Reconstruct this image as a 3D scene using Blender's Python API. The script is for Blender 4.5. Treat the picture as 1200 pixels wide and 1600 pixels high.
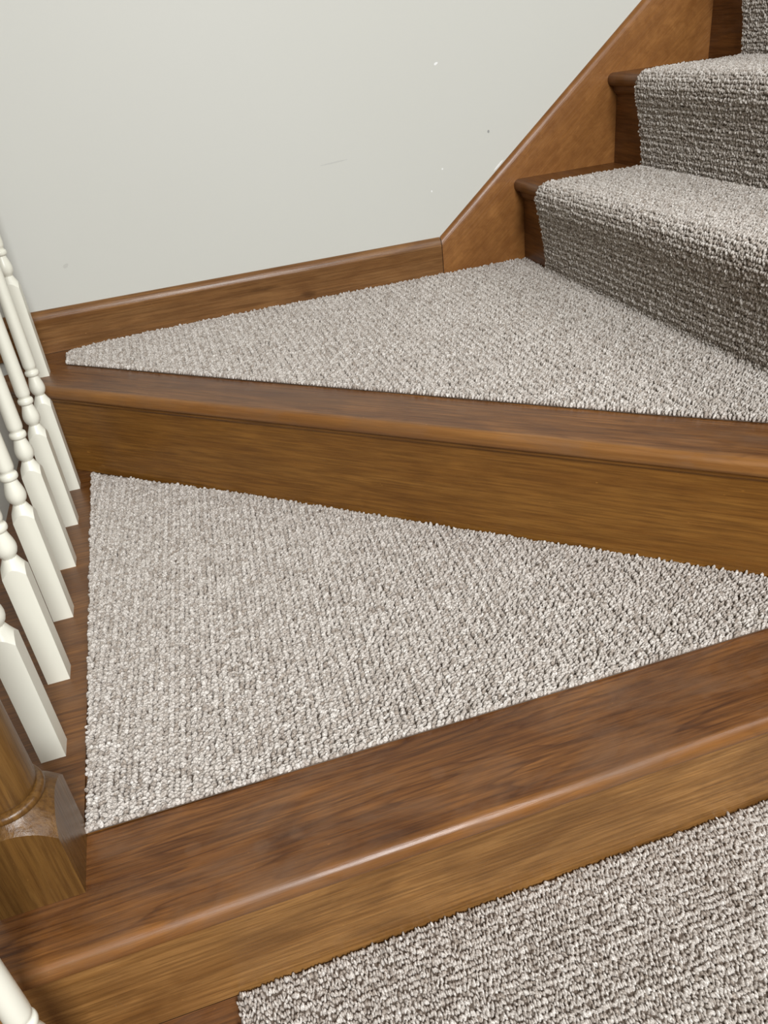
import bpy, math, random
import numpy as np
from mathutils import Vector, Matrix

for o in list(bpy.data.objects):
    bpy.data.objects.remove(o)
scene = bpy.context.scene
COL = scene.collection

# ------------------------------------------------------------------ camera
cam_d = bpy.data.cameras.new('camera')
cam = bpy.data.objects.new('camera', cam_d)
COL.objects.link(cam)
cam.location = (0.2471, -0.78509, 0.7144)
cam.rotation_euler = (1.02389, 0.10811, -0.2998)
cam_d.sensor_fit = 'VERTICAL'
cam_d.sensor_height = 36.0
cam_d.lens = 36.0 * 1246.4 / 1600.0
cam_d.clip_start = 0.01
scene.camera = cam

# ------------------------------------------------------------------ light
world = bpy.data.worlds.new('world')
scene.world = world
world.use_nodes = True
bg = world.node_tree.nodes['Background']
bg.inputs['Color'].default_value = (1.0, 0.83, 0.60, 1)
bg.inputs['Strength'].default_value = 0.13

def area_light(name, loc, target, sx, sy, power, color):
    d = bpy.data.lights.new(name, 'AREA')
    d.shape = 'RECTANGLE'
    d.size, d.size_y = sx, sy
    d.energy = power
    d.color = color
    o = bpy.data.objects.new(name, d)
    COL.objects.link(o)
    o.location = loc
    o.rotation_euler = (Vector(target) - Vector(loc)).to_track_quat('-Z', 'Y').to_euler()
    return o

# the tall hall window behind the photographer
area_light('hall_window_light', (0.62, -2.6, 1.95), (0.6, 0.3, 0.1), 0.9, 1.3, 130, (0.97, 0.985, 1.0))
# the wider daylight from the upper landing at the right
area_light('landing_window_light', (2.9, -1.6, 2.9), (0.9, 0.4, 0.2), 1.8, 1.6, 42, (0.96, 0.98, 1.0))

vs = scene.view_settings
vs.view_transform = 'Standard'
vs.look = 'None'
vs.gamma = 1.0
vs.use_curve_mapping = False
vs.exposure = 0.0

# ------------------------------------------------------------------ dimensions
H = 0.19          # rise
H0 = 0.187        # rise below the winders
R = 0.236         # run of the upper flight
XC = 1.112        # first straight riser of the upper flight
YF = 1.030        # face of baseboard and skirt
YW = 1.044        # wall plane
XL = -0.135       # open side of the stair
YS = 0.905        # left edge of the runner on the upper flight
rng = np.random.default_rng(7)

# ------------------------------------------------------------------ materials
def new_mat(name):
    m = bpy.data.materials.new(name)
    m.use_nodes = True
    nt = m.node_tree
    for n in list(nt.nodes):
        nt.nodes.remove(n)
    out = nt.nodes.new('ShaderNodeOutputMaterial')
    b = nt.nodes.new('ShaderNodeBsdfPrincipled')
    nt.links.new(b.outputs[0], out.inputs[0])
    return m, nt, b

def N(nt, t, **kw):
    n = nt.nodes.new(t)
    for k, v in kw.items():
        setattr(n, k, v)
    return n

def mapping(nt, src, scale, loc=(0, 0, 0)):
    mp = N(nt, 'ShaderNodeMapping')
    mp.inputs['Scale'].default_value = scale
    mp.inputs['Location'].default_value = loc
    nt.links.new(src, mp.inputs['Vector'])
    return mp.outputs[0]

def noise(nt, vec, scale, detail=4, rough=0.55, dist=0.0):
    n = N(nt, 'ShaderNodeTexNoise')
    n.inputs['Scale'].default_value = scale
    n.inputs['Detail'].default_value = detail
    n.inputs['Roughness'].default_value = rough
    n.inputs['Distortion'].default_value = dist
    nt.links.new(vec, n.inputs['Vector'])
    return n.outputs['Fac']

def ramp(nt, fac, stops):
    r = N(nt, 'ShaderNodeValToRGB')
    els = r.color_ramp.elements
    while len(els) < len(stops):
        els.new(0.5)
    for e, (p, c) in zip(els, stops):
        e.position = p
        e.color = (c, c, c, 1) if isinstance(c, (int, float)) else (*c, 1)
    nt.links.new(fac, r.inputs[0])
    return r.outputs[0]

def mix(nt, fac, a, b, mode='MIX'):
    m = N(nt, 'ShaderNodeMix', data_type='RGBA', blend_type=mode)
    if isinstance(fac, (int, float)):
        m.inputs[0].default_value = fac
    else:
        nt.links.new(fac, m.inputs[0])
    for i, v in ((6, a), (7, b)):
        if isinstance(v, tuple):
            m.inputs[i].default_value = (*v, 1)
        else:
            nt.links.new(v, m.inputs[i])
    return m.outputs[2]

def math_node(nt, op, a, b=None):
    m = N(nt, 'ShaderNodeMath', operation=op)
    for i, v in enumerate((a, b)):
        if v is None:
            continue
        if isinstance(v, (int, float)):
            m.inputs[i].default_value = v
        else:
            nt.links.new(v, m.inputs[i])
    return m.outputs[0]

def wood(name, base, dark, light, wear=0.0, wear_col=(0.20, 0.14, 0.10), rough=0.30,
         blotch=0.5, rings=0.5, seed=0.0, coat=0.12, fibre=0.5, knots=(), edge=0.0, mottle=0.0):
    """stained maple / birch, grain along the local x axis"""
    m, nt, b = new_mat(name)
    tc = N(nt, 'ShaderNodeTexCoord').outputs['Object']
    off = (seed * 3.1, seed * 1.7, seed * 2.3)
    # fine fibres
    f = noise(nt, mapping(nt, tc, (10, 240, 240), off), 1.0, 4, 0.65)
    f = ramp(nt, f, [(0.40, 0.0), (0.63, 1.0)])
    # medium streaks
    s = noise(nt, mapping(nt, tc, (2.6, 75, 75), off), 1.0, 5, 0.65, 0.3)
    s = ramp(nt, s, [(0.34, 0.0), (0.66, 1.0)])
    # blotchy stain
    bl = noise(nt, mapping(nt, tc, (5, 12, 12), off), 1.0, 4, 0.6, 0.8)
    bl = ramp(nt, bl, [(0.33, 0.0), (0.68, 1.0)])
    # growth-ring figure
    w = noise(nt, mapping(nt, tc, (1.1, 10.0, 10.0), (off[0] + 2, off[1], off[2])), 1.0, 4.0, 0.5, 0.1)
    w = math_node(nt, 'FRACT', math_node(nt, 'MULTIPLY', w, 15.0))
    rg = ramp(nt, w, [(0.0, 0.25), (0.06, 0.0), (0.70, 0.05), (0.95, 0.9), (1.0, 0.25)])
    c = mix(nt, math_node(nt, 'MULTIPLY', s, 0.9), base, light)
    c = mix(nt, math_node(nt, 'MULTIPLY', bl, blotch), c, dark)
    c = mix(nt, math_node(nt, 'MULTIPLY', rg, rings), c, dark)
    c = mix(nt, math_node(nt, 'MULTIPLY', f, fibre), c, tuple(x * .55 for x in dark))
    if edge > 0:
        # varnish rubbed thin along the front edge (local y = 0)
        sp = N(nt, 'ShaderNodeSeparateXYZ')
        nt.links.new(tc, sp.inputs[0])
        ev = math_node(nt, 'ADD', sp.outputs[1], math_node(nt, 'MULTIPLY', noise(nt, mapping(nt, tc, (14, 60, 60)), 1.0, 4), 0.010))
        ef = ramp(nt, ev, [(0.0105, 1.0), (0.0185, 0.0)])
        c = mix(nt, math_node(nt, 'MULTIPLY', ef, edge), c, mix(nt, s, light, tuple(q * f_ for q, f_ in zip(light, (1.30, 1.45, 1.6)))))
    if mottle > 0:
        mo = ramp(nt, noise(nt, mapping(nt, tc, (38, 55, 55), off), 1.0, 4, 0.65, 0.5), [(0.38, 0.0), (0.66, 1.0)])
        c = mix(nt, math_node(nt, 'MULTIPLY', mo, mottle), c, dark)
    rr = rough
    if wear > 0:
        wn = noise(nt, mapping(nt, tc, (7, 15, 15), (off[0] + 4, off[1], off[2])), 1.0, 6, 0.65, 0.6)
        wn = ramp(nt, wn, [(0.46, 0.0), (0.70, 1.0)])
        c = mix(nt, math_node(nt, 'MULTIPLY', wn, wear), c, wear_col)
        # small round water marks
        v = N(nt, 'ShaderNodeTexVoronoi', feature='F1')
        v.inputs['Scale'].default_value = 14.0
        nt.links.new(tc, v.inputs['Vector'])
        spot = ramp(nt, v.outputs['Distance'], [(0.10, 1.0), (0.15, 0.0)])
        c = mix(nt, math_node(nt, 'MULTIPLY', spot, wear * .30), c, tuple(x * 1.15 for x in wear_col))
        r2 = N(nt, 'ShaderNodeMapRange')
        nt.links.new(wn, r2.inputs[0])
        r2.inputs[3].default_value = rough
        r2.inputs[4].default_value = rough + .16
        nt.links.new(r2.outputs[0], b.inputs['Roughness'])
    else:
        b.inputs['Roughness'].default_value = rr
    for kx, kz, krx, krz in knots:
        sp = N(nt, 'ShaderNodeSeparateXYZ')
        nt.links.new(tc, sp.inputs[0])
        e1 = math_node(nt, 'POWER', math_node(nt, 'DIVIDE', math_node(nt, 'SUBTRACT', sp.outputs[0], kx), krx), 2.0)
        e2 = math_node(nt, 'POWER', math_node(nt, 'DIVIDE', math_node(nt, 'SUBTRACT', sp.outputs[2], kz), krz), 2.0)
        ee = math_node(nt, 'ADD', math_node(nt, 'ADD', e1, e2), math_node(nt, 'MULTIPLY', noise(nt, mapping(nt, tc, (30, 90, 90)), 1.0, 3), 0.9))
        c = mix(nt, ramp(nt, ee, [(0.35, 0.75), (1.6, 0.0)]), c, tuple(x * .45 for x in dark))
    # tiny dents and scratches
    sc = noise(nt, mapping(nt, tc, (60, 190, 190), off), 1.0, 2, 0.5)
    sc = ramp(nt, sc, [(0.755, 0.0), (0.79, 1.0)])
    c = mix(nt, math_node(nt, 'MULTIPLY', sc, 0.35), c, tuple(min(1, x * 1.9) for x in light))
    nt.links.new(c, b.inputs['Base Color'])
    b.inputs['Coat Weight'].default_value = coat
    b.inputs['Coat Roughness'].default_value = 0.2
    b.inputs['Specular IOR Level'].default_value = 0.38
    bp = N(nt, 'ShaderNodeBump')
    bp.inputs['Strength'].default_value = 0.12
    bp.inputs['Distance'].default_value = 0.002
    h = math_node(nt, 'ADD', f, math_node(nt, 'MULTIPLY', s, 1.5))
    nt.links.new(h, bp.inputs['Height'])
    nt.links.new(bp.outputs[0], b.inputs['Normal'])
    return m

W_TREAD = wood('stained_tread_wood', (0.190, 0.070, 0.016), (0.060, 0.018, 0.005), (0.31, 0.128, 0.034),
               wear=0.50, wear_col=(0.185, 0.105, 0.060), rough=0.34, blotch=0.75, rings=0.75, edge=0.38, fibre=0.6)
W_TREAD2 = wood('stained_tread_wood_b', (0.205, 0.080, 0.018), (0.085, 0.027, 0.006), (0.30, 0.128, 0.034),
                wear=0.45, wear_col=(0.185, 0.105, 0.060), rough=0.36, blotch=0.6, rings=0.45, seed=1.0, fibre=0.6)
W_NOSE = wood('stained_nosing_wood', (0.205, 0.080, 0.018), (0.085, 0.027, 0.006), (0.30, 0.128, 0.034),
               wear=0.45, wear_col=(0.185, 0.105, 0.060), rough=0.36, blotch=0.6, rings=0.45, seed=1.0, edge=0.5, fibre=0.6)
W_RISER = wood('stained_riser_wood', (0.235, 0.098, 0.017), (0.130, 0.047, 0.007), (0.31, 0.142, 0.028),
               rough=0.36, blotch=0.5, rings=0.25, seed=2.0)
W_RISER_A = wood('stained_riser_wood_a', (0.300, 0.140, 0.038), (0.120, 0.048, 0.011), (0.43, 0.222, 0.072),
                 rough=0.36, blotch=0.7, rings=0.25, seed=3.0)
W_SKIRT = wood('stained_skirt_wood', (0.320, 0.138, 0.036), (0.165, 0.060, 0.013), (0.34, 0.150, 0.042),
               rough=0.36, blotch=0.7, rings=0.15, seed=4.0, fibre=0.18, mottle=0.6)
W_BASE = wood('stained_baseboard_wood', (0.260, 0.120, 0.038), (0.140, 0.055, 0.016), (0.31, 0.160, 0.060),
              rough=0.36, blotch=0.6, rings=0.25, seed=5.0, knots=((0.566, 0.020, 0.030, 0.013), (0.47, 0.05, 0.05, 0.008)))
W_NEWEL = wood('stained_newel_wood_shaded', (0.145, 0.068, 0.016), (0.068, 0.025, 0.006), (0.185, 0.094, 0.024),
               rough=0.34, blotch=0.45, rings=0.10, seed=6.0, coat=0.1)  # same stained wood, colour darkened to carry the shade on the post

def paint(name, col, rough):
    m, nt, b = new_mat(name)
    tc = N(nt, 'ShaderNodeTexCoord').outputs['Object']
    n = noise(nt, mapping(nt, tc, (22, 22, 6)), 1.0, 3)
    c = mix(nt, ramp(nt, n, [(0.35, 0.0), (0.75, 1.0)]), col, tuple(x * .95 for x in col))
    nt.links.new(c, b.inputs['Base Color'])
    b.inputs['Roughness'].default_value = rough
    return m

M_WHITE = paint('cream_white_gloss_paint', (0.84, 0.825, 0.71), 0.32)

def wall_material():
    m, nt, b = new_mat('pale_grey_green_wall_paint')
    tc = N(nt, 'ShaderNodeTexCoord').outputs['Object']
    n = noise(nt, tc, 1.6, 3)
    c = mix(nt, n, (0.590, 0.588, 0.530), (0.610, 0.610, 0.562))
    sep = N(nt, 'ShaderNodeSeparateXYZ')
    nt.links.new(tc, sep.inputs[0])
    def mark(c, x, z, rx, rz, col, amount, slope=0.0):
        dx = math_node(nt, 'SUBTRACT', sep.outputs[0], x)
        dz = math_node(nt, 'SUBTRACT', sep.outputs[2], z)
        dz = math_node(nt, 'SUBTRACT', dz, math_node(nt, 'MULTIPLY', dx, slope))
        a = math_node(nt, 'POWER', math_node(nt, 'DIVIDE', dx, rx), 2.0)
        d = math_node(nt, 'POWER', math_node(nt, 'DIVIDE', dz, rz), 2.0)
        s = math_node(nt, 'ADD', a, d)
        wob = noise(nt, tc, 260.0, 2)
        s = math_node(nt, 'ADD', s, math_node(nt, 'MULTIPLY', wob, 0.8))
        f = ramp(nt, s, [(0.85, 1.0), (1.0, 0.0)])
        return mix(nt, math_node(nt, 'MULTIPLY', f, amount), c, col)
    for args in WALL_MARKS:
        c = mark(c, *args)
    nt.links.new(c, b.inputs['Base Color'])
    b.inputs['Roughness'].default_value = 0.55
    bp = N(nt, 'ShaderNodeBump')
    bp.inputs['Strength'].default_value = 0.05
    bp.inputs['Distance'].default_value = 0.001
    nt.links.new(noise(nt, tc, 240.0, 2), bp.inputs['Height'])
    nt.links.new(bp.outputs[0], b.inputs['Normal'])
    return m

# chips and scuffs in the wall paint: x, z, half width, half height, colour, amount, slope
WALL_MARKS = [
    (0.9195, 0.6350, 0.0060, 0.0036, (0.86, 0.86, 0.84), 1.0, 0.3),
    (1.0342, 0.4880, 0.0035, 0.0045, (0.28, 0.28, 0.27), 0.9, 0.0),
    (0.8895, 0.3825, 0.0022, 0.0030, (0.86, 0.86, 0.84), 0.9, 0.0),
    (0.9190, 0.4260, 0.0028, 0.0026, (0.86, 0.86, 0.84), 0.9, 0.0),
    (0.6700, 0.4750, 0.0420, 0.0022, (0.45, 0.45, 0.42), 0.45, 0.06),
    (0.0700, 0.3600, 0.0080, 0.0060, (0.44, 0.43, 0.39), 0.45, 0.4),
    (1.0560, 0.4140, 0.0160, 0.0034, (0.86, 0.86, 0.84), 0.9, 0.85),
]
M_WALL = wall_material()

def carpet_material():
    m, nt, b = new_mat('taupe_loop_carpet')
    at = N(nt, 'ShaderNodeAttribute', attribute_name='loop_tint')
    tc = N(nt, 'ShaderNodeTexCoord').outputs['Object']
    n = noise(nt, tc, 520.0, 3, 0.7)
    k = ramp(nt, n, [(0.40, 0.0), (0.60, 1.0)])
    light = mix(nt, k, (0.40, 0.36, 0.32), (0.80, 0.755, 0.70))
    darkc = mix(nt, k, (0.20, 0.16, 0.13), (0.46, 0.40, 0.34))
    c = mix(nt, at.outputs['Fac'], darkc, light)
    nt.links.new(c, b.inputs['Base Color'])
    b.inputs['Roughness'].default_value = 0.9
    b.inputs['Specular IOR Level'].default_value = 0.15
    b.inputs['Sheen Weight'].default_value = 0.15
    return m

M_CARPET = carpet_material()
M_BACK, _nt, _b = new_mat('carpet_backing')
_tc = N(_nt, 'ShaderNodeTexCoord').outputs['Object']
_nt.links.new(mix(_nt, noise(_nt, _tc, 300.0), (0.10, 0.075, 0.055), (0.18, 0.14, 0.11)), _b.inputs['Base Color'])
_b.inputs['Roughness'].default_value = 0.95
M_DARK, _nt, _b = new_mat('dark_joint')
_tc = N(_nt, 'ShaderNodeTexCoord').outputs['Object']
_nt.links.new(mix(_nt, noise(_nt, _tc, 90.0), (0.012, 0.007, 0.004), (0.03, 0.017, 0.01)), _b.inputs['Base Color'])
_b.inputs['Roughness'].default_value = 0.8

# ------------------------------------------------------------------ builders
def link(name, verts, faces, mat, parent=None, smooth=False, M=None):
    me = bpy.data.meshes.new(name)
    me.from_pydata([tuple(v) for v in verts], [], faces)
    me.validate()
    me.materials.append(mat)
    if smooth:
        me.shade_smooth()
    o = bpy.data.objects.new(name, me)
    COL.objects.link(o)
    if M is not None:
        o.matrix_world = M
    if parent is not None:
        o.parent = parent
        o.matrix_parent_inverse = Matrix.Identity(4)
        # parents are unrotated Empties: convert world placement to local
        o.location = Vector(o.location) - world_loc(parent)
    return o

def world_loc(o):
    v = Vector(o.location)
    while o.parent:
        o = o.parent
        v += Vector(o.location)
    return v

def tag(o, label=None, cat=None, group=None, kind=None):
    if label: o['label'] = label
    if cat: o['category'] = cat
    if group: o['group'] = group
    if kind: o['kind'] = kind
    return o

def thing(name, loc, label, cat, group=None):
    o = bpy.data.objects.new(name, None)
    o.empty_display_size = 0.05
    COL.objects.link(o)
    o.location = loc
    return tag(o, label, cat, group)

def frame(origin, xdir):
    """local frame: x along xdir (horizontal), z up"""
    x = Vector(xdir).normalized()
    z = Vector((0, 0, 1))
    y = z.cross(x)
    M = Matrix((x, y, z)).transposed().to_4x4()
    M.translation = Vector(origin)
    return M

def extrude(name, prof, x0, x1, mat, M, parent=None, smooth=False, sk0=0.0, sk1=0.0):
    """closed profile [(y,z)] extruded along local x; the ends may be skewed with y"""
    n = len(prof)
    v = [(x0 + sk0 * y, y, z) for y, z in prof] + [(x1 + sk1 * y, y, z) for y, z in prof]
    f = [tuple(range(n))[::-1], tuple(range(n, 2 * n))]
    f += [(i, (i + 1) % n, n + (i + 1) % n, n + i) for i in range(n)]
    f = [q[::-1] for q in f] if area2(prof) < 0 else f
    o = link(name, v, [q[::-1] for q in f] , mat, parent, False, M)
    fix_normals(o)
    if smooth:
        smooth_by_angle(o, 40)
    return o

def area2(p):
    return sum(p[i][0] * p[(i + 1) % len(p)][1] - p[(i + 1) % len(p)][0] * p[i][1] for i in range(len(p)))

def fix_normals(o):
    import bmesh
    bm = bmesh.new()
    bm.from_mesh(o.data)
    bmesh.ops.recalc_face_normals(bm, faces=bm.faces)
    bm.to_mesh(o.data)
    bm.free()

def smooth_by_angle(o, deg):
    import bmesh
    bm = bmesh.new()
    bm.from_mesh(o.data)
    for e in bm.edges:
        if len(e.link_faces) == 2:
            e.smooth = e.calc_face_angle() < math.radians(deg)
    for f in bm.faces:
        f.smooth = True
    bm.to_mesh(o.data)
    bm.free()

def prism(name, poly, z0, z1, mat, parent=None, bevel=0.0, M=None):
    n = len(poly)
    v = [(x, y, z0) for x, y in poly] + [(x, y, z1) for x, y in poly]
    f = [tuple(range(n)), tuple(range(n, 2 * n))] + [(i, (i + 1) % n, n + (i + 1) % n, n + i) for i in range(n)]
    o = link(name, v, f, mat, parent, False, M)
    fix_normals(o)
    if bevel:
        b = o.modifiers.new('bevel', 'BEVEL')
        b.width = bevel
        b.segments = 2
        b.limit_method = 'ANGLE'
    return o

def nosing_profile(depth, th=0.027, r=0.010):
    """bullnose board: front edge at y=0, top at z=0"""
    p = []
    for i in range(9):
        a = math.pi / 2 * i / 8
        p.append((r - r * math.sin(math.pi / 2 - a) if False else r * (1 - math.sin(a)), -r * (1 - math.cos(a))))
    # p runs from the front (0,-r) up to the top (r,0) in reverse order; rebuild in order
    top = [(r - r * math.cos(math.pi / 2 * i / 8), -r + r * math.sin(math.pi / 2 * i / 8)) for i in range(9)]
    rb = min(r, th - r)
    bot = [(rb - rb * math.cos(math.pi / 2 * i / 8), -(th - rb) - rb * math.sin(math.pi / 2 * i / 8)) for i in range(8, -1, -1)]
    return bot + top + [(depth, 0.0), (depth, -th)]

def cove_profile(w=0.010, h=0.016):
    # touches the riser at y=0 and the underside of the nosing at z=0, hollow towards the front
    pts = [(0, 0), (-w, 0), (-w, -0.003)]
    for i in range(1, 6):
        a = math.pi / 2 * i / 6
        pts.append((-w + (w - .002) * (1 - math.cos(a)), -0.003 - (h - .005) * math.sin(a)))
    pts += [(-.002, -h), (0, -h)]
    return pts

def lathe(prof, seg, cx=0.0, cy=0.0, cap=True):
    v, f = [], []
    for r, z in prof:
        for k in range(seg):
            a = 2 * math.pi * k / seg
            v.append((cx + r * math.cos(a), cy + r * math.sin(a), z))
    for i in range(len(prof) - 1):
        for k in range(seg):
            k2 = (k + 1) % seg
            f.append((i * seg + k, i * seg + k2, (i + 1) * seg + k2, (i + 1) * seg + k))
    if cap:
        f.append(tuple(range(seg))[::-1])
        f.append(tuple((len(prof) - 1) * seg + k for k in range(seg)))
    return v, f

def shouldered_block(half, height_of_r, n=12, z0=0.0):
    """square post block whose top is cut to a surface of revolution, so every face ends in an arch"""
    v, f = [], []
    g = [(-half + 2 * half * i / n) for i in range(n + 1)]
    for j in g:
        for i in g:
            v.append((i, j, height_of_r(math.hypot(i, j))))
    idx = lambda i, j: j * (n + 1) + i
    for j in range(n):
        for i in range(n):
            f.append((idx(i, j), idx(i + 1, j), idx(i + 1, j + 1), idx(i, j + 1)))
    ring = [idx(i, 0) for i in range(n)] + [idx(n, j) for j in range(n)] + \
           [idx(i, n) for i in range(n, 0, -1)] + [idx(0, j) for j in range(n, 0, -1)]
    b0 = len(v)
    for q in ring:
        v.append((v[q][0], v[q][1], z0))
    m = len(ring)
    for k in range(m):
        k2 = (k + 1) % m
        f.append((b0 + k, b0 + k2, ring[k2], ring[k]))
    f.append(tuple(b0 + k for k in range(m))[::-1])
    return v, f

def pl(x, pts):
    """piecewise linear"""
    for (a, fa), (b, fb) in zip(pts, pts[1:]):
        if x <= b:
            t = (x - a) / (b - a) if b > a else 0
            return fa + (fb - fa) * max(0.0, t)
    return pts[-1][1]

# ------------------------------------------------------------------ setting: wall, floor, baseboard, skirt
wv = [(-2.6, YW, -1.2), (3.4, YW, -1.2), (3.4, YW, 3.0), (-2.6, YW, 3.0),
      (-2.6, YW + .10, -1.2), (3.4, YW + .10, -1.2), (3.4, YW + .10, 3.0), (-2.6, YW + .10, 3.0)]
box_f = [(0, 1, 2, 3), (5, 4, 7, 6), (4, 0, 3, 7), (1, 5, 6, 2), (3, 2, 6, 7), (4, 5, 1, 0)]
wl = link('wall_back', wv, box_f, M_WALL)
fix_normals(wl)
tag(wl, 'pale grey green painted wall with small chips and scuffs', None, kind='structure')

M_FLOOR = wood('hall_floor_wood', (0.14, 0.06, 0.02), (0.07, 0.026, 0.009), (0.20, 0.09, 0.03), seed=8.0)
FLZ = -0.935
fl = prism('floor', [(-2.6, -4.2), (3.4, -4.2), (3.4, YW), (-2.6, YW)], FLZ - .05, FLZ, M_FLOOR)
tag(fl, 'brown hall floor below the open side of the stair', None, kind='structure')

# baseboard along the back wall on the upper winder, with a bevelled and beaded top
def cap_profile(h):
    # y = 0 at the face, positive into the wall
    t = YW - YF
    return [(t, 0), (0, 0), (0, h - .0195), (-.0006, h - .0185), (.0004, h - .0172), (.0014, h - .0165),
            (.0022, h - .0120), (.0050, h - .0060), (.0090, h - .0018), (.0115, h), (t, h)]

XSEAM = 0.9005
bb = extrude('baseboard_back', cap_profile(0.0895), -0.128, XSEAM - 0.0012, W_BASE,
             frame((0, YF, H), (1, 0, 0)), smooth=True)
tag(bb, 'stained wooden baseboard with bevelled top along the wall', None, kind='structure')

# sloping skirt board beside the upper flight (one plane piece, its top bevelled the same way)
SL = 0.832
def skirt():
    X1 = 3.0
    x0 = XSEAM + 0.0006
    zt = lambda x: H + 0.0895 + SL * (x - x0)
    t = YW - YF
    k = math.sqrt(1 + SL * SL)
    # rows across the bevel measured square to the slope: (y, drop)
    rows = [(0.0, .0195), (.0004, .0172), (.0014, .0165), (.0022, .0120), (.0050, .0060), (.0090, .0018), (.0115, 0.0), (t, 0.0)]
    v, f = [], []
    for y, d in rows:
        v.append((x0, y, zt(x0) - d))
        v.append((X1, y, zt(X1) - d * k))
    n = len(rows)
    for i in range(n - 1):
        f.append((2 * i, 2 * i + 1, 2 * i + 3, 2 * i + 2))
    b = len(v)
    v += [(x0, 0, H), (X1, 0, H), (x0, t, H), (X1, t, H)]
    f += [(b, b + 1, 1, 0), (b + 1, b + 3, 2 * n - 1), (b, b + 2, b + 3, b + 1), (b + 2, b, 0)]
    f += [(b + 2,) + tuple(2 * i for i in range(n))[::-1][0:n], (b + 1,) + tuple(2 * i + 1 for i in range(n)) + (b + 3,)]
    f = f[:n - 1] + [(b, b + 1, 1, 0), (b + 2, b + 3, 2 * n - 1, 2 * n - 2), (b, b + 2, b + 3, b + 1),
                     (b,) + tuple(2 * i for i in range(n)) + (b + 2,), (b + 1,) + tuple(2 * i + 1 for i in range(n)) + (b + 3,)]
    # local x runs up the slope so that the grain follows the board
    ang = math.atan(SL)
    M = Matrix.Translation((0, YF, 0)) @ Matrix.Rotation(-ang, 4, 'Y')
    Mi = Matrix.Rotation(ang, 4, 'Y')
    vv = [tuple(Mi @ Vector(q)) for q in v]
    o = link('trim_1', vv, f, W_SKIRT, None, False, M)
    fix_normals(o)
    smooth_by_angle(o, 40)
    return o
tag(skirt(), 'sloping stained skirt board beside the upper steps', None, kind='structure')

# ------------------------------------------------------------------ staircase
stair = thing('staircase', (0.5, 0.0, 0.0), 'brown stained winder staircase turning right beside the pale wall', 'staircase')

def W(o):
    return o

# --- lower flight: the step in front of the winders
YA = -0.2735                 # front of the bullnose at the first winder
RA = -0.2485                 # face of its riser
W(extrude('riser_board', [(0, -H0 + .0005), (0, -.0275), (.018, -.0275), (.018, -H0 + .0005)], XL + .015, 1.10, W_RISER_A,
          frame((0, RA, 0), (1, 0, 0)), stair))
extrude('cove_moulding', cove_profile(), XL + .015, 1.10, W_RISER_A, frame((0, RA, -.0272), (1, 0, 0)), stair, smooth=True)
extrude('tread_board', nosing_profile(-0.1325 - YA, .027, .0115), XL, 1.10, W_TREAD, frame((0, YA, 0), (1, 0, 0)), stair, smooth=True)
# wooden border under the balusters and the base the carpet is laid on
prism('border_board', [(XL, -0.1322), (0.0235, -0.1322), (0.0235, 0.8005), (XL, 0.940)], -.027, -0.0004, W_TREAD2, stair)
prism('tread_board', [(0.0238, -0.1322), (1.045, -0.1322), (0.0238, 0.8005)], -.027, -0.003, W_TREAD2, stair)

# --- step below (runner tread) and two more going down
for k in range(1, 4):
    y1 = RA - 0.236 * (k - 1)
    y0 = y1 - 0.236
    z = -H0 * k
    extrude('tread_board', nosing_profile(0.236 + .0245, .027, .0115), XL, 1.10, W_TREAD, frame((0, y0 - .025, z), (1, 0, 0)), stair, smooth=True)
    extrude('riser_board', [(0, -H0 + .0005), (0, -.0275), (.018, -.0275), (.018, -H0 + .0005)], XL + .015, 1.10, W_RISER_A,
            frame((0, y0, z), (1, 0, 0)), stair)

# --- diagonal riser and bullnose of the second winder
DS = 0.917
DX = Vector((1.0, -DS, 0)).normalized()          # along the diagonal
FB = Vector((0.0, 0.7975, 0))                       # on the front edge of the bullnose
MB = frame((FB.x, FB.y, H), DX)
# local y of frame = z cross x = towards the back
LEN = 1.47
OV = 0.0155
rb0 = -0.165
rB = extrude('riser_board', [(OV, -H + .0005), (OV, -.0275), (OV + .018, -.0275), (OV + .018, -H + .0005)], rb0, LEN, W_RISER, MB, stair, sk0=0.9)
extrude('cove_moulding', [(y + OV, z - .0272) for y, z in cove_profile(.006, .009)], rb0, LEN, W_RISER, MB, stair, smooth=True, sk0=0.9)
WB = 0.1095
extrude('tread_board', nosing_profile(WB, .027, .0115), -0.182, LEN, W_NOSE, MB, stair, smooth=True, sk0=0.42)
# rest of the upper winder tread, under the carpet, with the left border
def diag_y(x, off):          # y of a line parallel to the diagonal, off measured square to it
    return 0.7975 - DS * x + off * math.sqrt(1 + DS ** 2)
prism('tread_board', [(-.088, YF - .0005), (0.024, diag_y(0.024, WB + .0004)), (XC, diag_y(XC, WB + .0004)), (XC, YF - .0005)],
      H - .027, H - .0006, W_TREAD2, stair)

# --- upper flight
for k in range(3):
    xr = XC + R * k
    z = H * (k + 1)
    Mr = frame((xr, YF - .0005, z), (0, -1, 0))     # local x towards the front, local y = +x
    L = YF + 0.30
    zb = .0 if k else .0
    extrude('riser_board', [(0, .0005), (0, H - .0275), (.018, H - .0275), (.018, .0005)], 0, L, W_TREAD2, Mr, stair)  # darker tread wood puts the shade of these risers into the colour
    extrude('cove_moulding', [(y, q + H - .0272) for y, q in cove_profile(.010, .018)], 0, L, W_TREAD2, Mr, stair, smooth=True)
    extrude('tread_board', [(y - .0245, q + H) for y, q in nosing_profile(R + .024, .027, .0125)], 0, L, W_TREAD2, Mr, stair, smooth=True)

# --- outer string closing the open side, below the treads
prism('outer_string', [(XL + .012, RA + .02), (XL + .03, RA + .02), (XL + .03, 0.90), (XL + .012, 0.915)], -0.40, -0.0278, W_TREAD2, stair)

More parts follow.
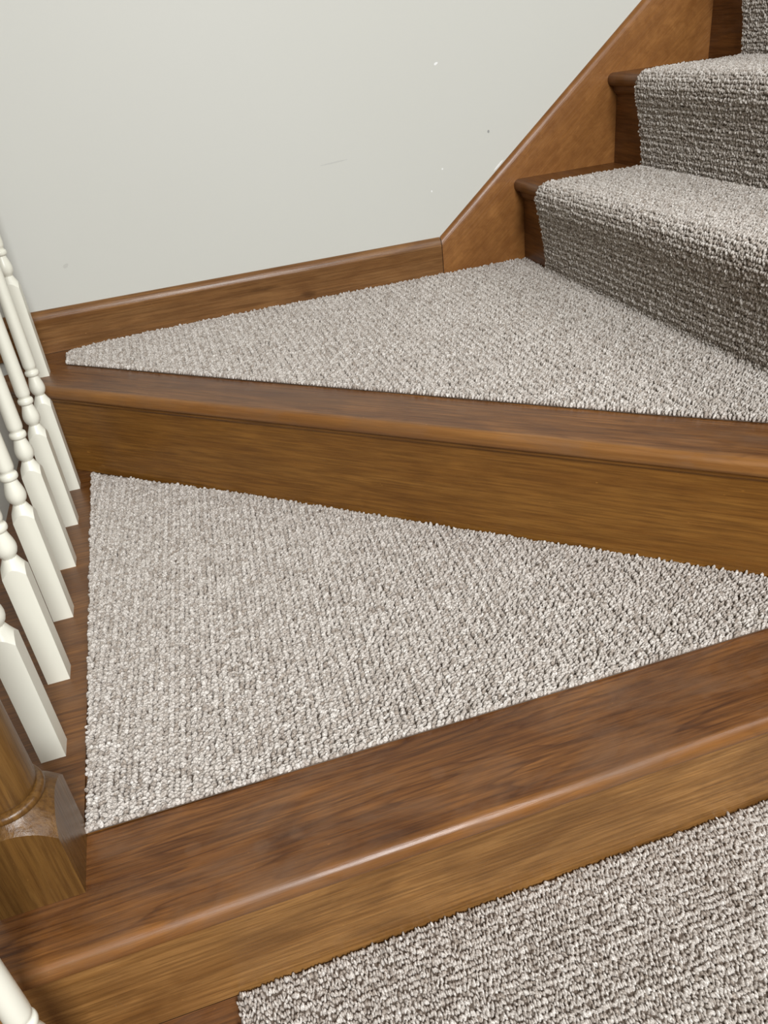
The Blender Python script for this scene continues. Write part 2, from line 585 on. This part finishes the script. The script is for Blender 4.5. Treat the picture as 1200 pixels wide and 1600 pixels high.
# ------------------------------------------------------------------ balusters
BH = 0.0147
BALUSTER_SHOULDER = [(0.0, .2005), (.0088, .2000), (.0110, .1945), (.0147, .1870), (.0180, .1810), (.0210, .1765)]
BALUSTER_SHAFT = [(.0086, .196), (.0086, .2005), (.0094, .2018), (.0118, .2050), (.0133, .2095), (.0138, .2140), (.0134, .2185),
                  (.0122, .2240), (.0106, .2295), (.0094, .2340), (.0088, .2370),
                  (.0100, .2380), (.0118, .2392), (.0126, .2412), (.0127, .2436), (.0124, .2458), (.0114, .2474), (.0098, .2482),
                  (.0094, .2500), (.0098, .2520), (.0108, .2535), (.0114, .2560), (.0116, .2600), (.0112, .300), (.0104, .40), (.0096, .52),
                  (.0088, .64), (.0082, .75), (.0080, .80)]

def make_baluster(label, drop=0.0):
    t = thing('baluster', (0, 0, 0), label, 'baluster', 'white turned balusters')
    v, f = shouldered_block(BH, lambda r: pl(r, BALUSTER_SHOULDER) - drop, 14)
    b = link('square_block', v, f, M_WHITE, t)
    fix_normals(b)
    smooth_by_angle(b, 22)
    for p in b.data.polygons:
        if abs(p.normal.z) < .05:
            p.use_smooth = False
    v, f = lathe([(r, z - drop) for r, z in BALUSTER_SHAFT], 36)
    s = link('turned_shaft', v, f, M_WHITE, t)
    fix_normals(s)
    smooth_by_angle(s, 55)
    return t

def copy_thing(t, label):
    c = t.copy()
    COL.objects.link(c)
    c['label'] = label
    for ch in t.children:
        d = ch.copy()
        COL.objects.link(d)
        d.parent = c
    return c

labels = ['white turned baluster right behind the brown newel post, nearest on the lower winder',
          'white turned baluster, second behind the brown newel post on the lower winder',
          'white turned baluster, third behind the brown newel post on the lower winder',
          'white turned baluster, fourth behind the brown newel post on the lower winder',
          'white turned baluster, fifth behind the brown newel post on the lower winder',
          'white turned baluster next to the diagonal riser, farthest back on the lower winder']
proto = None
for k in range(6):
    b = make_baluster(labels[k]) if proto is None else copy_thing(proto, labels[k])
    proto = proto or b
    b.location = (-BH - 0.0002, 0.1467 * k + BH, -0.0004)
b = copy_thing(proto, 'white turned baluster standing alone on the upper winder beside the baseboard')
b.location = (-0.0215, 0.8765 + BH, H)
b = make_baluster('white turned baluster in front of the newel post, cut off by the lower left corner', 0.027)
b.location = (-0.0145, -0.335, -H0)

# ------------------------------------------------------------------ newel post
nw = thing('newel_post', (-0.0145, -0.1615, 0), 'brown stained newel post with square base and round shaft at the left edge', 'newel post')
NS = [(0.0, .118), (.0300, .118), (.0330, .1125), (.0415, .1055), (.050, .0975), (.0587, .0860)]
v, f = shouldered_block(0.0415, lambda r: pl(r, NS), 22)
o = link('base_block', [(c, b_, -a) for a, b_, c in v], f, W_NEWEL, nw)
o.rotation_euler = (0, -math.pi / 2, 0)
fix_normals(o)
smooth_by_angle(o, 30)
o.location = (0, 0, 0)
def newel_round(name, prof):
    # grain runs up the post: build with z along local x
    v, f = lathe(prof, 56)
    v = [(z, y, -x) for x, y, z in v]
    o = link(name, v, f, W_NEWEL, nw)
    o.rotation_euler = (0, -math.pi / 2, 0)
    o.location = (0, 0, 0)
    fix_normals(o)
    smooth_by_angle(o, 50)
    return o
newel_round('bead_ring', [(.0300, .116), (.0345, .1165), (.0368, .1185), (.0376, .1215), (.0368, .1245), (.0345, .1265), (.0310, .1272)])
newel_round('round_shaft', [(.0300, .127), (.0318, .1300), (.0326, .1360), (.0326, .150), (.0318, .25), (.0300, .40), (.0285, .60), (.0280, .78),
                            (.0330, .79), (.0345, .81), (.0345, .85), (.033, .865), (.026, .875)])

# ------------------------------------------------------------------ handrail on top of the balusters
def rail(name, path, parent):
    # rounded section swept along a path of (y, z) in the plane of the balusters
    sec = [(.022 * math.cos(a), .018 * math.sin(a) + .004 * (math.sin(a) < 0)) for a in [2 * math.pi * k / 16 for k in range(16)]]
    v, f = [], []
    for i, (y, z) in enumerate(path):
        a, b = path[max(0, i - 1)], path[min(len(path) - 1, i + 1)]
        t = Vector((0, b[0] - a[0], b[1] - a[1])).normalized()
        up = Vector((0, -t.z, t.y))
        for px, pz in sec:
            v.append(Vector((px, y, z)) + up * pz)
    n = len(sec)
    for i in range(len(path) - 1):
        for k in range(n):
            f.append((i * n + k, i * n + (k + 1) % n, (i + 1) * n + (k + 1) % n, (i + 1) * n + k))
    f += [tuple(range(n))[::-1], tuple((len(path) - 1) * n + k for k in range(n))]
    # grain along local x
    v = [(p[1], -p[0], p[2]) for p in v]
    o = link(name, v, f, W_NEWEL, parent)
    o.rotation_euler = (0, 0, math.pi / 2)
    o.location = (0, 0, 0)
    fix_normals(o)
    smooth_by_angle(o, 50)
hr = thing('handrail', (-0.0145, 0, 0), 'brown stained handrail running over the white balusters to the wall', 'handrail')
p_ = [(-.134, .811), (.72, .811)]
p_ += [(.72 + .17 * q / 10, .811 + .19 * (3 * (q / 10) ** 2 - 2 * (q / 10) ** 3)) for q in range(1, 11)]
p_ += [(YF + .013, 1.001)]
rail('level_rail', p_, hr)

# ------------------------------------------------------------------ carpets
PU, PV = 0.0070, 0.0052      # loop pitch across and along the rows

def inside(poly, x, y):
    r = np.zeros(x.shape, bool)
    n = len(poly)
    for i in range(n):
        x1, y1 = poly[i]
        x2, y2 = poly[(i + 1) % n]
        c = ((y1 > y) != (y2 > y)) & (x < (x2 - x1) * (y - y1) / (y2 - y1 + 1e-12) + x1)
        r ^= c
    return r

def loops_mesh(name, P, NRM, U, V, tall, tint, parent, wu=0.47, wv=0.33, twist=0.30):
    """one yarn loop (a small bulging dome) per point: P positions, NRM normals, U across the row, V along it"""
    # every loop is a two-ply yarn: two strands lying side by side with a twist
    n = len(P)
    sv = np.r_[np.full(n, 1.0), np.full(n, -1.0)][:, None]
    P, NRM, U, V = (np.concatenate([q, q]) for q in (P, NRM, U, V))
    P = P + V * sv * (.25 * PV) + U * sv * rng.normal(.0009, .0007, 2 * n)[:, None]
    tall = np.r_[tall, tall] * (1 + rng.normal(0, .12, 2 * n))
    tint = (np.r_[tint, tint] + rng.normal(0, .17, 2 * n)).clip(0, 1)
    n *= 2
    seg = 7
    rings = [(0.92, 0.0), (1.06, 0.42), (0.74, 0.80)]
    a = np.arange(seg) * 2 * np.pi / seg
    ru = wu * PU * (1 + .16 * rng.standard_normal(n)).clip(.7, 1.35)
    rv = wv * PV * (1 + .16 * rng.standard_normal(n)).clip(.7, 1.35)
    h = 0.0060 * tall
    ang = rng.normal(twist, 0.22, n)
    ca, sa = np.cos(ang)[:, None], np.sin(ang)[:, None]
    U2 = U * ca + V * sa
    V2 = V * ca - U * sa
    lean = (U * rng.normal(0, .0013, n)[:, None] + V * rng.normal(0, .0013, n)[:, None])
    vs_ = []
    for rad, hh in rings:
        for k in range(seg):
            vs_.append(P + U2 * (np.cos(a[k]) * rad * ru)[:, None] + V2 * (np.sin(a[k]) * rad * rv)[:, None]
                       + NRM * (hh * h)[:, None] + lean * hh)
    vs_.append(P + NRM * h[:, None] + lean)
    VV = np.stack(vs_, 1).astype(np.float32)          # n, 22, 3
    nv = VV.shape[1]
    quads, tris = [], []
    for r in range(2):
        for k in range(seg):
            k2 = (k + 1) % seg
            quads.append((r * seg + k, r * seg + k2, (r + 1) * seg + k2, (r + 1) * seg + k))
    for k in range(seg):
        tris.append((2 * seg + k, 2 * seg + (k + 1) % seg, 3 * seg))
    quads = np.array(quads); tris = np.array(tris)
    base = (np.arange(n) * nv)[:, None, None]
    Q = (quads[None] + base).reshape(n, -1)
    T = (tris[None] + base).reshape(n, -1)
    loops = np.concatenate([Q, T], 1).ravel().astype(np.int32)
    sizes = np.tile(np.array([4] * len(quads) + [3] * len(tris), np.int32), n)
    starts = np.concatenate([[0], np.cumsum(sizes)[:-1]]).astype(np.int32)
    me = bpy.data.meshes.new(name)
    me.vertices.add(n * nv)
    me.vertices.foreach_set('co', VV.ravel())
    me.loops.add(len(loops))
    me.loops.foreach_set('vertex_index', loops)
    me.polygons.add(len(sizes))
    me.polygons.foreach_set('loop_start', starts)
    me.polygons.foreach_set('loop_total', sizes)
    at = me.attributes.new('loop_tint', 'FLOAT', 'POINT')
    at.data.foreach_set('value', np.repeat(tint, nv).astype(np.float32))
    me.update(calc_edges=True)
    me.shade_smooth()
    me.materials.append(M_CARPET)
    o = bpy.data.objects.new(name, me)
    COL.objects.link(o)
    o.parent = parent
    tag(o, kind='stuff')
    return o

def row_tints(iu, iv, alt=0.05):
    n = len(iu)
    t = 0.62 + alt * np.where(iu % 2 == 0, 1, -1) + rng.normal(0, .20, n)
    dark = rng.random(n) < 0.13
    t[dark] -= 0.35
    return t.clip(0, 1)

def flat_carpet(name, poly, z, label, rows_dir, wave=None):
    """inset carpet: backing plus pile on a horizontal polygon; rows_dir = direction the rows run"""
    c = np.array(poly).mean(0)
    t = thing(name, (c[0], c[1], z), label, 'carpet')
    prism('backing', [(x, y) for x, y in poly], z, z + .0022, M_BACK, t)
    v = np.array(rows_dir, float); v /= np.linalg.norm(v)
    u = np.array([v[1], -v[0]])
    p = np.array(poly)
    su, sv = p @ u, p @ v
    gu = np.arange(su.min(), su.max(), PU)
    gv = np.arange(sv.min(), sv.max(), PV)
    IU, IV = np.meshgrid(np.arange(len(gu)), np.arange(len(gv)), indexing='ij')
    iu, iv = IU.ravel(), IV.ravel()
    cu = gu[iu] + rng.normal(0, .0004, iu.size)
    cv = gv[iv] + np.where(iu % 2, PV / 2, 0) + rng.normal(0, .0005, iu.size)
    x = cu * u[0] + cv * v[0]
    y = cu * u[1] + cv * v[1]
    def edge_dist(x, y):
        d = np.full(x.shape, 9.0)
        for (x1, y1), (x2, y2) in zip(poly, poly[1:] + poly[:1]):
            ex, ey = x2 - x1, y2 - y1
            q = (((x - x1) * ex + (y - y1) * ey) / (ex * ex + ey * ey)).clip(0, 1)
            d = np.minimum(d, np.hypot(x - x1 - q * ex, y - y1 - q * ey))
        return d
    k = inside(poly, x, y) & (edge_dist(x, y) > .0050)
    x, y, iu, iv = x[k], y[k], iu[k], iv[k]
    # one row of loops follows the cut edge all round
    ring = p + 0.0
    seg_v = np.roll(ring, -1, 0) - ring
    seg_l = np.linalg.norm(seg_v, axis=1)
    cum = np.r_[0, np.cumsum(seg_l)]
    st = np.arange(0, cum[-1], PV * 1.02)
    si = (np.searchsorted(cum, st, 'right') - 1).clip(0, len(seg_l) - 1)
    tt = seg_v[si] / seg_l[si][:, None]
    ccw = 1.0 if area2([tuple(q) for q in ring]) > 0 else -1.0
    nn = np.stack([-tt[:, 1], tt[:, 0]], 1) * ccw
    ep = ring[si] + tt * (st - cum[si])[:, None] + nn * .0024
    x, y = np.r_[x, ep[:, 0]], np.r_[y, ep[:, 1]]
    iu, iv = np.r_[iu, np.arange(len(st))], np.r_[iv, np.zeros(len(st), int)]
    n = len(x)
    P = np.stack([x - c[0], y - c[1], np.full(n, .0020)], 1)
    NR = np.tile([0, 0, 1.0], (n, 1))
    tall = 1 + .15 * np.where(iu % 2 == 0, 1, -1) + rng.normal(0, .13, n)
    loops_mesh('pile', P, NR, np.tile([u[0], u[1], 0], (n, 1)), np.tile([v[0], v[1], 0], (n, 1)), tall, row_tints(iu, iv, 0.12), t)
    return t

flat_carpet('stair_carpet', [(0.0235, 0.779), (0.0262, 0.2123), (0.0285, -0.1290), (0.370, -0.1345), (0.612, -0.1395), (0.883, -0.1430), (1.026, -0.146),
                             (0.951, diag_y(0.951, OV - .002)), (0.8195, diag_y(.8195, OV - .003)), (0.6, diag_y(.6, OV - .005)), (0.3216, diag_y(.3216, OV - .002))], 0.0002,
            'beige loop carpet inset in the lower winder tread, narrowing to the right', (0.08, 1.0))
flat_carpet('stair_carpet', [(0.0262, 0.9255), (0.0250, 0.985), (0.034, 1.004), (0.12, 1.020), (0.30, 1.0285), (0.6, 1.029), (1.111, 1.029), (1.111, -0.058),
                             (0.87, 0.1500), (0.564, 0.4300), (0.266, 0.7030)], H + 0.0002,
            'beige loop carpet inset in the upper winder tread, pointed at the left', (0.0, 1.0))

def runner(name, prof, v0, v1, axis, org, label):
    """carpet bent over steps. prof: [(s-plane a, z)], the runner lies from v0 to v1 across.
    axis 'x': a is x and v is y ; axis 'y': a is y and v is x"""
    t = thing(name, org, label, 'carpet')
    ox, oy, oz = org
    P = np.array(prof, float)
    # resample evenly
    d = np.r_[0, np.cumsum(np.linalg.norm(np.diff(P, axis=0), axis=1))]
    rows = np.arange(PU * .4, d[-1], PU)
    a = np.interp(rows, d, P[:, 0])
    z = np.interp(rows, d, P[:, 1])
    eps = .004
    ta = np.interp(rows + eps, d, P[:, 0]) - np.interp(rows - eps, d, P[:, 0])
    tz = np.interp(rows + eps, d, P[:, 1]) - np.interp(rows - eps, d, P[:, 1])
    L = np.hypot(ta, tz)
    ta, tz = ta / L, tz / L
    na, nz = -tz, ta           # normal: profile runs upward/inward, so this points out of the step
    gv = np.arange(min(v0, v1) + PV * .4, max(v0, v1) - PV * .2, PV)
    IU, IV = np.meshgrid(np.arange(len(rows)), np.arange(len(gv)), indexing='ij')
    iu, iv = IU.ravel(), IV.ravel()
    n = iu.size
    vv = gv[iv] + np.where(iu % 2, PV / 2, 0) * .5 + rng.normal(0, .0004, n)
    ja = rng.normal(0, .0006, n)
    A = a[iu] + ta[iu] * ja
    Z = z[iu] + tz[iu] * ja
    zero = np.zeros(n)
    if axis == 'x':
        Pt = np.stack([A - ox, vv - oy, Z - oz], 1)
        NR = np.stack([na[iu], zero, nz[iu]], 1)
        U = np.stack([ta[iu], zero, tz[iu]], 1)
        V = np.stack([zero, zero + 1, zero], 1)
        back = lambda q, w: (q[0] - ox, w - oy, q[1] - oz)
    else:
        Pt = np.stack([vv - ox, A - oy, Z - oz], 1)
        NR = np.stack([zero, na[iu], nz[iu]], 1)
        U = np.stack([zero, ta[iu], tz[iu]], 1)
        V = np.stack([zero + 1, zero, zero], 1)
        back = lambda q, w: (w - ox, q[0] - oy, q[1] - oz)
    flip = np.einsum('ij,ij->i', np.cross(U, V), NR) < 0
    V = np.where(flip[:, None], -V, V)
    tall = 1 + .10 * np.where(iu % 2 == 0, 1, -1) + rng.normal(0, .09, n)
    loops_mesh('pile', Pt, NR, U, V, tall, row_tints(iu, iv, 0.12), t, 0.47, 0.30, 0.12)
    # backing: the profile with 2 mm thickness inward
    m = len(P)
    Ta = np.gradient(P[:, 0]); Tz = np.gradient(P[:, 1]); LL = np.hypot(Ta, Tz)
    inner = np.stack([P[:, 0] + Tz / LL * .0018, P[:, 1] - Ta / LL * .0018], 1)
    outer = np.stack([P[:, 0] - Tz / LL * .0006, P[:, 1] + Ta / LL * .0006], 1)
    vs_, fs = [], []
    for w in (v0, v1):
        vs_ += [back(q, w) for q in outer] + [back(q, w) for q in inner]
    o1, i1, o2, i2 = 0, m, 2 * m, 3 * m
    for k in range(m - 1):
        fs += [(o1 + k, o1 + k + 1, o2 + k + 1, o2 + k), (i1 + k, i1 + k + 1, i2 + k + 1, i2 + k),
               (o1 + k, o1 + k + 1, i1 + k + 1, i1 + k), (o2 + k, o2 + k + 1, i2 + k + 1, i2 + k)]
    fs += [(o1, o2, i2, i1), (o1 + m - 1, o2 + m - 1, i2 + m - 1, i1 + m - 1)]
    me = bpy.data.meshes.new('backing')
    me.from_pydata(vs_, [], fs)
    me.materials.append(M_BACK)
    bo = bpy.data.objects.new('backing', me)
    COL.objects.link(bo)
    bo.parent = t
    fix_normals(bo)
    return t

def step_profile(base_a, nose_a, ztop, end_a, rise, zbase):
    """from the foot of a riser up over its nosing and back to the next riser, backing line"""
    r = .0260
    p = [(base_a, zbase)]
    # hangs nearly straight down from the nosing
    p += [(base_a - .25 * (base_a - nose_a), zbase + .33 * (ztop - zbase)),
          (base_a - .62 * (base_a - nose_a), zbase + .62 * (ztop - zbase)),
          (nose_a + .0035, ztop - .050), (nose_a + .0006, ztop - .036)]
    cx, cz = nose_a + r, ztop - r
    for i in range(9):
        a = math.pi - (math.pi / 2) * i / 8
        p.append((cx + r * math.cos(a), cz + r * math.sin(a)))
    p += [(nose_a + .06, ztop + .0003), (end_a, ztop)]
    return p

prof = []
for k in range(3):
    q = step_profile(XC - .0030 + R * k, XC - .0245 - .0045 + R * k, H * (k + 2) + .0028, XC + R * (k + 1) - .0045, H, H * (k + 1) + (.0075 if k == 0 else .0026))
    prof += q if k == 0 else q[0:]
runner('runner_carpet', prof, YS, -0.12, 'x', (XC, YS, H), 'beige loop runner carpet climbing the upper steps at the right')

prof = []
for k in range(2, 0, -1):
    # climbs towards the back; k=1 is the step in front of the winders
    ybase = RA - 0.236 * k
    q = step_profile(ybase - .003, ybase - .0245 - .0045, -H0 * k + .0028, ybase + 0.236 - .0030, H0, -H0 * (k + 1) + .0026)
    prof += q
runner('runner_carpet', prof, 0.1385, 0.985, 'y', (0.5, RA, -H0), 'beige loop runner carpet on the step below the winders, bottom right')
